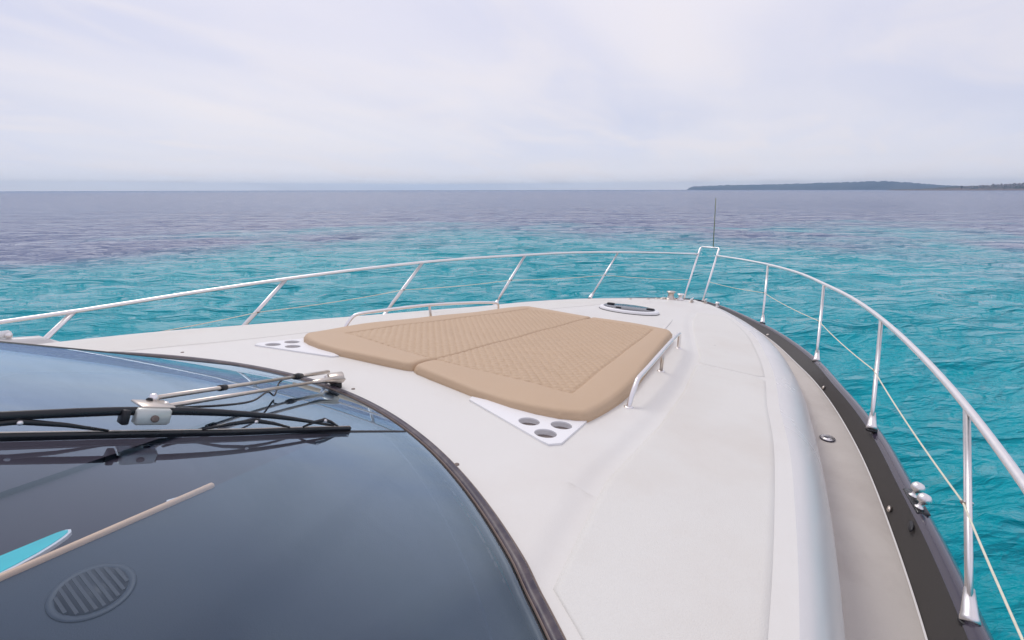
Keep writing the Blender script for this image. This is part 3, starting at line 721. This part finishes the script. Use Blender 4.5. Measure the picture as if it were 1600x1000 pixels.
# grab rails beside the cushions
for s in (1, -1):
    P_ = [(2.585, 1.300, zdeck(2.585, 1.3)-.002), (2.625, 1.300, -1.155), (2.68, 1.297, -1.105), (2.74, 1.289, -1.084), (2.95, 1.262, -1.090), (3.48, 1.180, -1.122), (4.0, 1.085, -1.178), (4.30, 1.03, -1.222), (4.375, 1.015, -1.240), (4.40, 1.01, -1.262), (4.405, 1.01, zdeck(4.4, 1.01)-.002)]
    gr = MB().tube([mir(p, s) for p in catmull(P_, 5)], .0145, 14, True).build('grab_rail', 'steel', yacht)
    MB().tube([mir((3.50, 1.172, -1.130), s), mir((3.51, 1.165, zdeck(3.51, 1.165)), s)], .0125, 12).build('rail_leg', 'dullsteel', gr)
    for fx, fy in ((2.585, 1.30), (3.51, 1.165), (4.405, 1.01)): MB().lathe((fx, s*fy, zdeck(fx, fy)), [(.026, -.002), (.026, .004), (.018, .007)], 16).build('rail_foot', 'steel', gr)
# hatch
hx, hy = 5.96, .12; hn = dnormal(hx, hy); hq = Vector((0, 0, 1)).rotation_difference(hn).to_matrix(); hc = Vector((hx, hy, zdeck(hx, hy)))
hat = MB().lathe(hc, [(1.0, -.01), (1.0, .022), (.975, .034), (.90, .040), (.86, .040), (.85, .030)], 56, hq, .275, .385).build('deck_hatch', 'white', yacht)
MB().lathe(hc, [(.862, .030), (.862, .044), (.84, .047)], 56, hq, .275, .385).build('hatch_glass', 'smoke', hat)
MB().lathe(hc, [(1.012, -.004), (1.012, .004), (1.0, .006)], 56, hq, .275, .385).build('hatch_gasket', 'rubber', hat)
for ax_, ay_ in ((.12, .27), (.10, -.27)):
    MB().box(hc+hq @ Vector((ax_-.07, ay_, .054)), (.06, .09, .018), hq, .006).build('hatch_hinge', 'rubber', hat)
MB().box(hc+hq @ Vector((-.19, .06, .054)), (.035, .07, .016), hq, .006).build('hatch_handle', 'rubber', hat)
# moulded ridge ahead of the cushion corner and small deck screws
for s in (-1,):
    rid = []
    for k in range(20):
        t = k/19; x = 4.92+.85*t; y = .66-.16*t**1.6-.03*sin(pi*t); rid.append(Vector((x, s*y, zdeck(x, y)+.002)))
    MB().tube(rid, [.004+.008*sin(pi*k/19) for k in range(20)], 10, True, (1.6, .7)).build('moulded_ridge', 'gel', yacht)
for sx, sy in ((1.37, -1.075), (1.655, -.05), (1.36, 1.36), (4.9, -1.2)):
    MB().lathe((sx, sy, zdeck(sx, sy)), [(.0105, -.002), (.0105, .0025), (.006, .0035)], 14, None, 1, 1).build('deck_screw', 'sealedge', yacht)
# oval filler cap on the starboard side deck
fc = MB().lathe((4.065, -2.235, ZS(4.06)+.001), [(1, 0), (1, .006), (.9, .008)], 32, Matrix.Rotation(radians(12), 3, 'Z'), .058, .050).build('filler_cap', 'navy', yacht)
MB().lathe((4.065, -2.235, ZS(4.06)+.008), [(.86, 0), (.86, .002)], 32, Matrix.Rotation(radians(12), 3, 'Z'), .058, .050).build('cap_face', 'steel', fc)
for k, (dx, dy, lx, ly) in enumerate(((.012, .008, .008, .045), (.0, .005, .007, .036), (-.012, .010, .007, .030), (-.018, -.020, .008, .008))):
    MB().box((4.065+dx, -2.235+dy, ZS(4.06)+.0112), (lx, ly, .0015), Matrix.Rotation(radians(12), 3, 'Z')).build('cap_mark', 'navy', fc, False)
# courtesy lights in the starboard bulwark face
for lx in (3.22, 5.05, 6.6):
    for s in (1, -1):
        yc, zc_ = YC(lx), ZS(lx); yd, zd = YD(lx), ZD(lx); t = .30
        c = Vector((lx, s*(yc+(yd-yc)*t), zc_+(zd-zc_)*t)); nn = Vector((0, -s*(zd-zc_), (yd-yc))).normalized()
        MB().lathe(c, [(1, -.004), (1, .006), (.8, .011), (.3, .013)], 20, frame_to(nn), .024, .015).build('courtesy_light', 'dullsteel', yacht)
# twin mushroom bollard on the gunwale, with fairlead slot
for s in (1, -1):
    bx = 3.10; zb = ZD(bx)+.012
    base = MB().box((bx+.02, s*(YD(bx)+.035), zb+.004), (.24, .060, .014), Matrix.Rotation(-s*radians(13), 3, 'Z'), .006).build('mooring_bollard', 'blackmetal', yacht)
    for dx in (-.045, .065):
        c = Vector((bx+dx, s*(YD(bx+dx)+.035), zb+.008))
        MB().lathe(c, [(.022, 0), (.021, .005), (.013, .010), (.012, .026), (.015, .032), (.027, .038), (.032, .050), (.030, .065), (.020, .077), (.006, .081)], 24, frame_to((.10, s*.25, 1))).build('bollard_head', 'steel', base)
    MB().lathe((bx-.15, s*(YC(bx-.15)*.25+YD(bx-.15)*.75), ZD(bx)-.036), [(1, 0), (.8, .006)], 20, frame_to((0, -s*.8, .6)), .055, .020).build('fairlead_slot', 'rubber', base)
# windlass and cleats at the stem
wl_ = MB().lathe((7.93, .235, zdeck(7.93, .23)), [(.085, 0), (.085, .012), (.062, .020), (.048, .05), (.044, .085), (.050, .108), (.066, .118), (.066, .130), (.02, .134)], 28).build('windlass', 'dullsteel', yacht)
MB().lathe((7.99, .10, zdeck(7.99, .1)), [(.05, 0), (.05, .02), (.030, .03), (.028, .075), (.052, .088), (.058, .100), (.03, .106)], 24).build('capstan_drum', 'steel', wl_)
MB().box((7.84, .33, zdeck(7.84, .33)+.012), (.12, .06, .02), None, .006).build('chain_guide', 'dullsteel', wl_)
for cx_, cy_ in ((7.86, -.115), (8.10, -.255)):
    cl_ = MB().box((cx_, cy_, zdeck(cx_, cy_)+.010), (.13, .045, .014), None, .005).build('mooring_cleat', 'dullsteel', yacht)
    for d_ in (-.03, .03): MB().tube([(cx_+d_, cy_, zdeck(cx_, cy_)+.012), (cx_+d_, cy_, zdeck(cx_, cy_)+.05)], .010, 10).build('cleat_post', 'dullsteel', cl_)
    MB().tube([(cx_-.085, cy_, zdeck(cx_, cy_)+.062), (cx_-.04, cy_, zdeck(cx_, cy_)+.055), (cx_+.04, cy_, zdeck(cx_, cy_)+.055), (cx_+.085, cy_, zdeck(cx_, cy_)+.062)], [.006, .012, .012, .006], 10).build('cleat_horn', 'steel', cl_)
MB().lathe((8.02, -.46, ZD(8.02)+.01), [(.03, 0), (.022, .01), (.016, .03), (.030, .045), (.034, .06), (.02, .075)], 20).build('bow_light', 'steel', yacht)
for kx, ky in ((7.2, .62), (7.5, .45), (7.75, .40)):
    MB().box((kx, ky, zdeck(kx, ky)+.006), (.06, .05, .010), None, .004).build('deck_eye', 'dullsteel', yacht)

# ------------------------------------------------------------------ windscreen wiper
YBL = -.735
wip = MB()
wip.box((1.605, .030, -1.036), (.085, .075, .046), Matrix.Rotation(radians(-30), 3, 'Z'), .008)
wiper = wip.build('windscreen_wiper', 'dullsteel', yacht)
MB().box((1.605, .035, -1.078), (.06, .055, .036), Matrix.Rotation(radians(-30), 3, 'Z'), .006).build('pivot_boot', 'rubber', wiper)
MB().tube([(1.60, .12, -1.10), (1.60, .12, -1.045)], .010, 12).build('pivot_shaft', 'steel', wiper)
a0 = Vector((.517, -.67, -.602)); a1 = Vector((1.63, .140, -1.033)); b0 = Vector((.533, -.70, -.626)); b1 = Vector((1.55, -.03, -1.012))
MB().tube([a0, a0.lerp(a1, .72)], .0075, 12).build('wiper_arm', 'dullsteel', wiper)
MB().tube([a0.lerp(a1, .70), a0.lerp(a1, .78), a1], [.009, .012, .014], 12, True, (1, .8)).build('arm_spring_housing', 'dullsteel', wiper)
MB().tube([a0.lerp(a1, .68), a0.lerp(a1, .71), a0.lerp(a1, .74)], [.013, .017, .013], 12).build('hose_clip', 'rubber', wiper)
MB().tube([a0.lerp(a1, .235), a0.lerp(a1, .262)], .0115, 12).build('hose_clip', 'rubber', wiper)
MB().tube([b0, b0.lerp(b1, .80)], .0075, 12).build('wiper_arm', 'dullsteel', wiper)
MB().tube([b0.lerp(b1, .78), b0.lerp(b1, .9), b1+Vector((.04, -.02, -.008))], [.009, .019, .023], 4, True, (1, .8)).build('arm_end', 'dullsteel', wiper)
for e0 in (a0, b0):
    MB().lathe(e0+Vector((0, 0, -.016)), [(.012, .004), (.012, .022), (.009, .024), (.009, .028), (.004, .030)], 14).build('arm_bolt', 'steel', wiper)
    MB().lathe(e0+Vector((-.014, -.010, -.001)), [(.010, 0), (.010, .004)], 12, frame_to((-.83, -.54, .1))).build('arm_socket', 'rubber', wiper)
bc = Vector((.480, -.762, -.612))
br = MB().box(bc+Vector((0, .01, -.010)), (.088, .030, .046), frame_to((.38, 0, 1)), .006).build('blade_bracket', 'alu', wiper)
MB().box(Vector((.500, -.715, -.603)), (.085, .080, .006), frame_to((.38, 0, 1)), .002).build('bracket_plate', 'dullsteel', wiper)
MB().lathe(bc+Vector((.0, -.006, -.014)), [(.010, 0), (.010, .004), (.005, .006)], 14, frame_to((0, -1, .1))).build('bracket_bolt', 'sealedge', wiper)
MB().box(bc+Vector((-.062, .012, .012)), (.018, .034, .040), frame_to((.38, 0, 1)), .003).build('bracket_end', 'rubber', wiper)
def bl(x, h, dy=0.0):
    yb = -.746+.021*max(0, min(1, (x-.7)/.4))
    return Vector((x, yb+dy, zg(x, yb)+h))
# main bow, four yokes, the spine and the rubber blade
MB().tube([bl(x, h, .0) for x, h in ((1.06, .027), (.99, .040), (.90, .056), (.825, .067), (.74, .075), (.66, .080), (.57, .083), (.484, .083), (.40, .080), (.323, .075), (.19, .065), (.05, .055), (-.1, .045), (-.22, .032))], [.0045, .006, .0075, .009, .010, .011, .012, .012, .012, .012, .011, .010, .008, .005], 10, True, (.7, 1.0)).build('blade_bow', 'blackmetal', wiper)
for x0_, x1_, xc in ((1.08, .93, 1.02), (.88, .60, .76), (.38, .08, .22), (.02, -.22, -.10)):
    MB().tube([bl(x0_, .024), bl((x0_+xc)/2, .042, -.002), bl(xc, .052, -.002), bl((x1_+xc)/2, .042, -.002), bl(x1_, .024)], [.0035, .006, .008, .006, .0035], 8, True, (.7, 1)).build('blade_yoke', 'blackmetal', wiper)
    MB().lathe(bl(xc, .050, -.009), [(.006, 0), (.006, .003)], 10, frame_to((0, -1, .3))).build('yoke_rivet', 'steel', wiper)
sp_rows = []; rb_rows = []
for k in range(60):
    x = 1.135-1.5*k/59
    sp_rows.append([bl(x, .014, .007), bl(x, .021, .007), bl(x, .022, .0), bl(x, .021, -.007), bl(x, .014, -.007)])
    rb_rows.append([bl(x, .014, .003), bl(x, .001, .001), bl(x, .001, -.001), bl(x, .014, -.004)])
MB().grid(sp_rows).build('blade_spine', 'blackmetal', wiper)
MB().grid(rb_rows).build('blade_rubber', 'rubber', wiper)
MB().tube([bl(1.135-1.5*k/19, .0235, .0) for k in range(20)], .0022, 6).build('blade_wire', 'dullsteel', wiper)
# washer hose hanging in a loop from the arm to the glass
hs = [a0.lerp(a1, .62), a0.lerp(a1, .58)+Vector((-.01, 0, -.015)), a0.lerp(a1, .50)+Vector((0, -.03, -.06)), Vector((.98, -.42, -.80)), Vector((.86, -.54, -.765)), Vector((.72, -.64, -.705)), Vector((.56, -.70, -.64))]
MB().tube(catmull(hs, 6), .0038, 8).build('washer_hose', 'rubber', wiper)
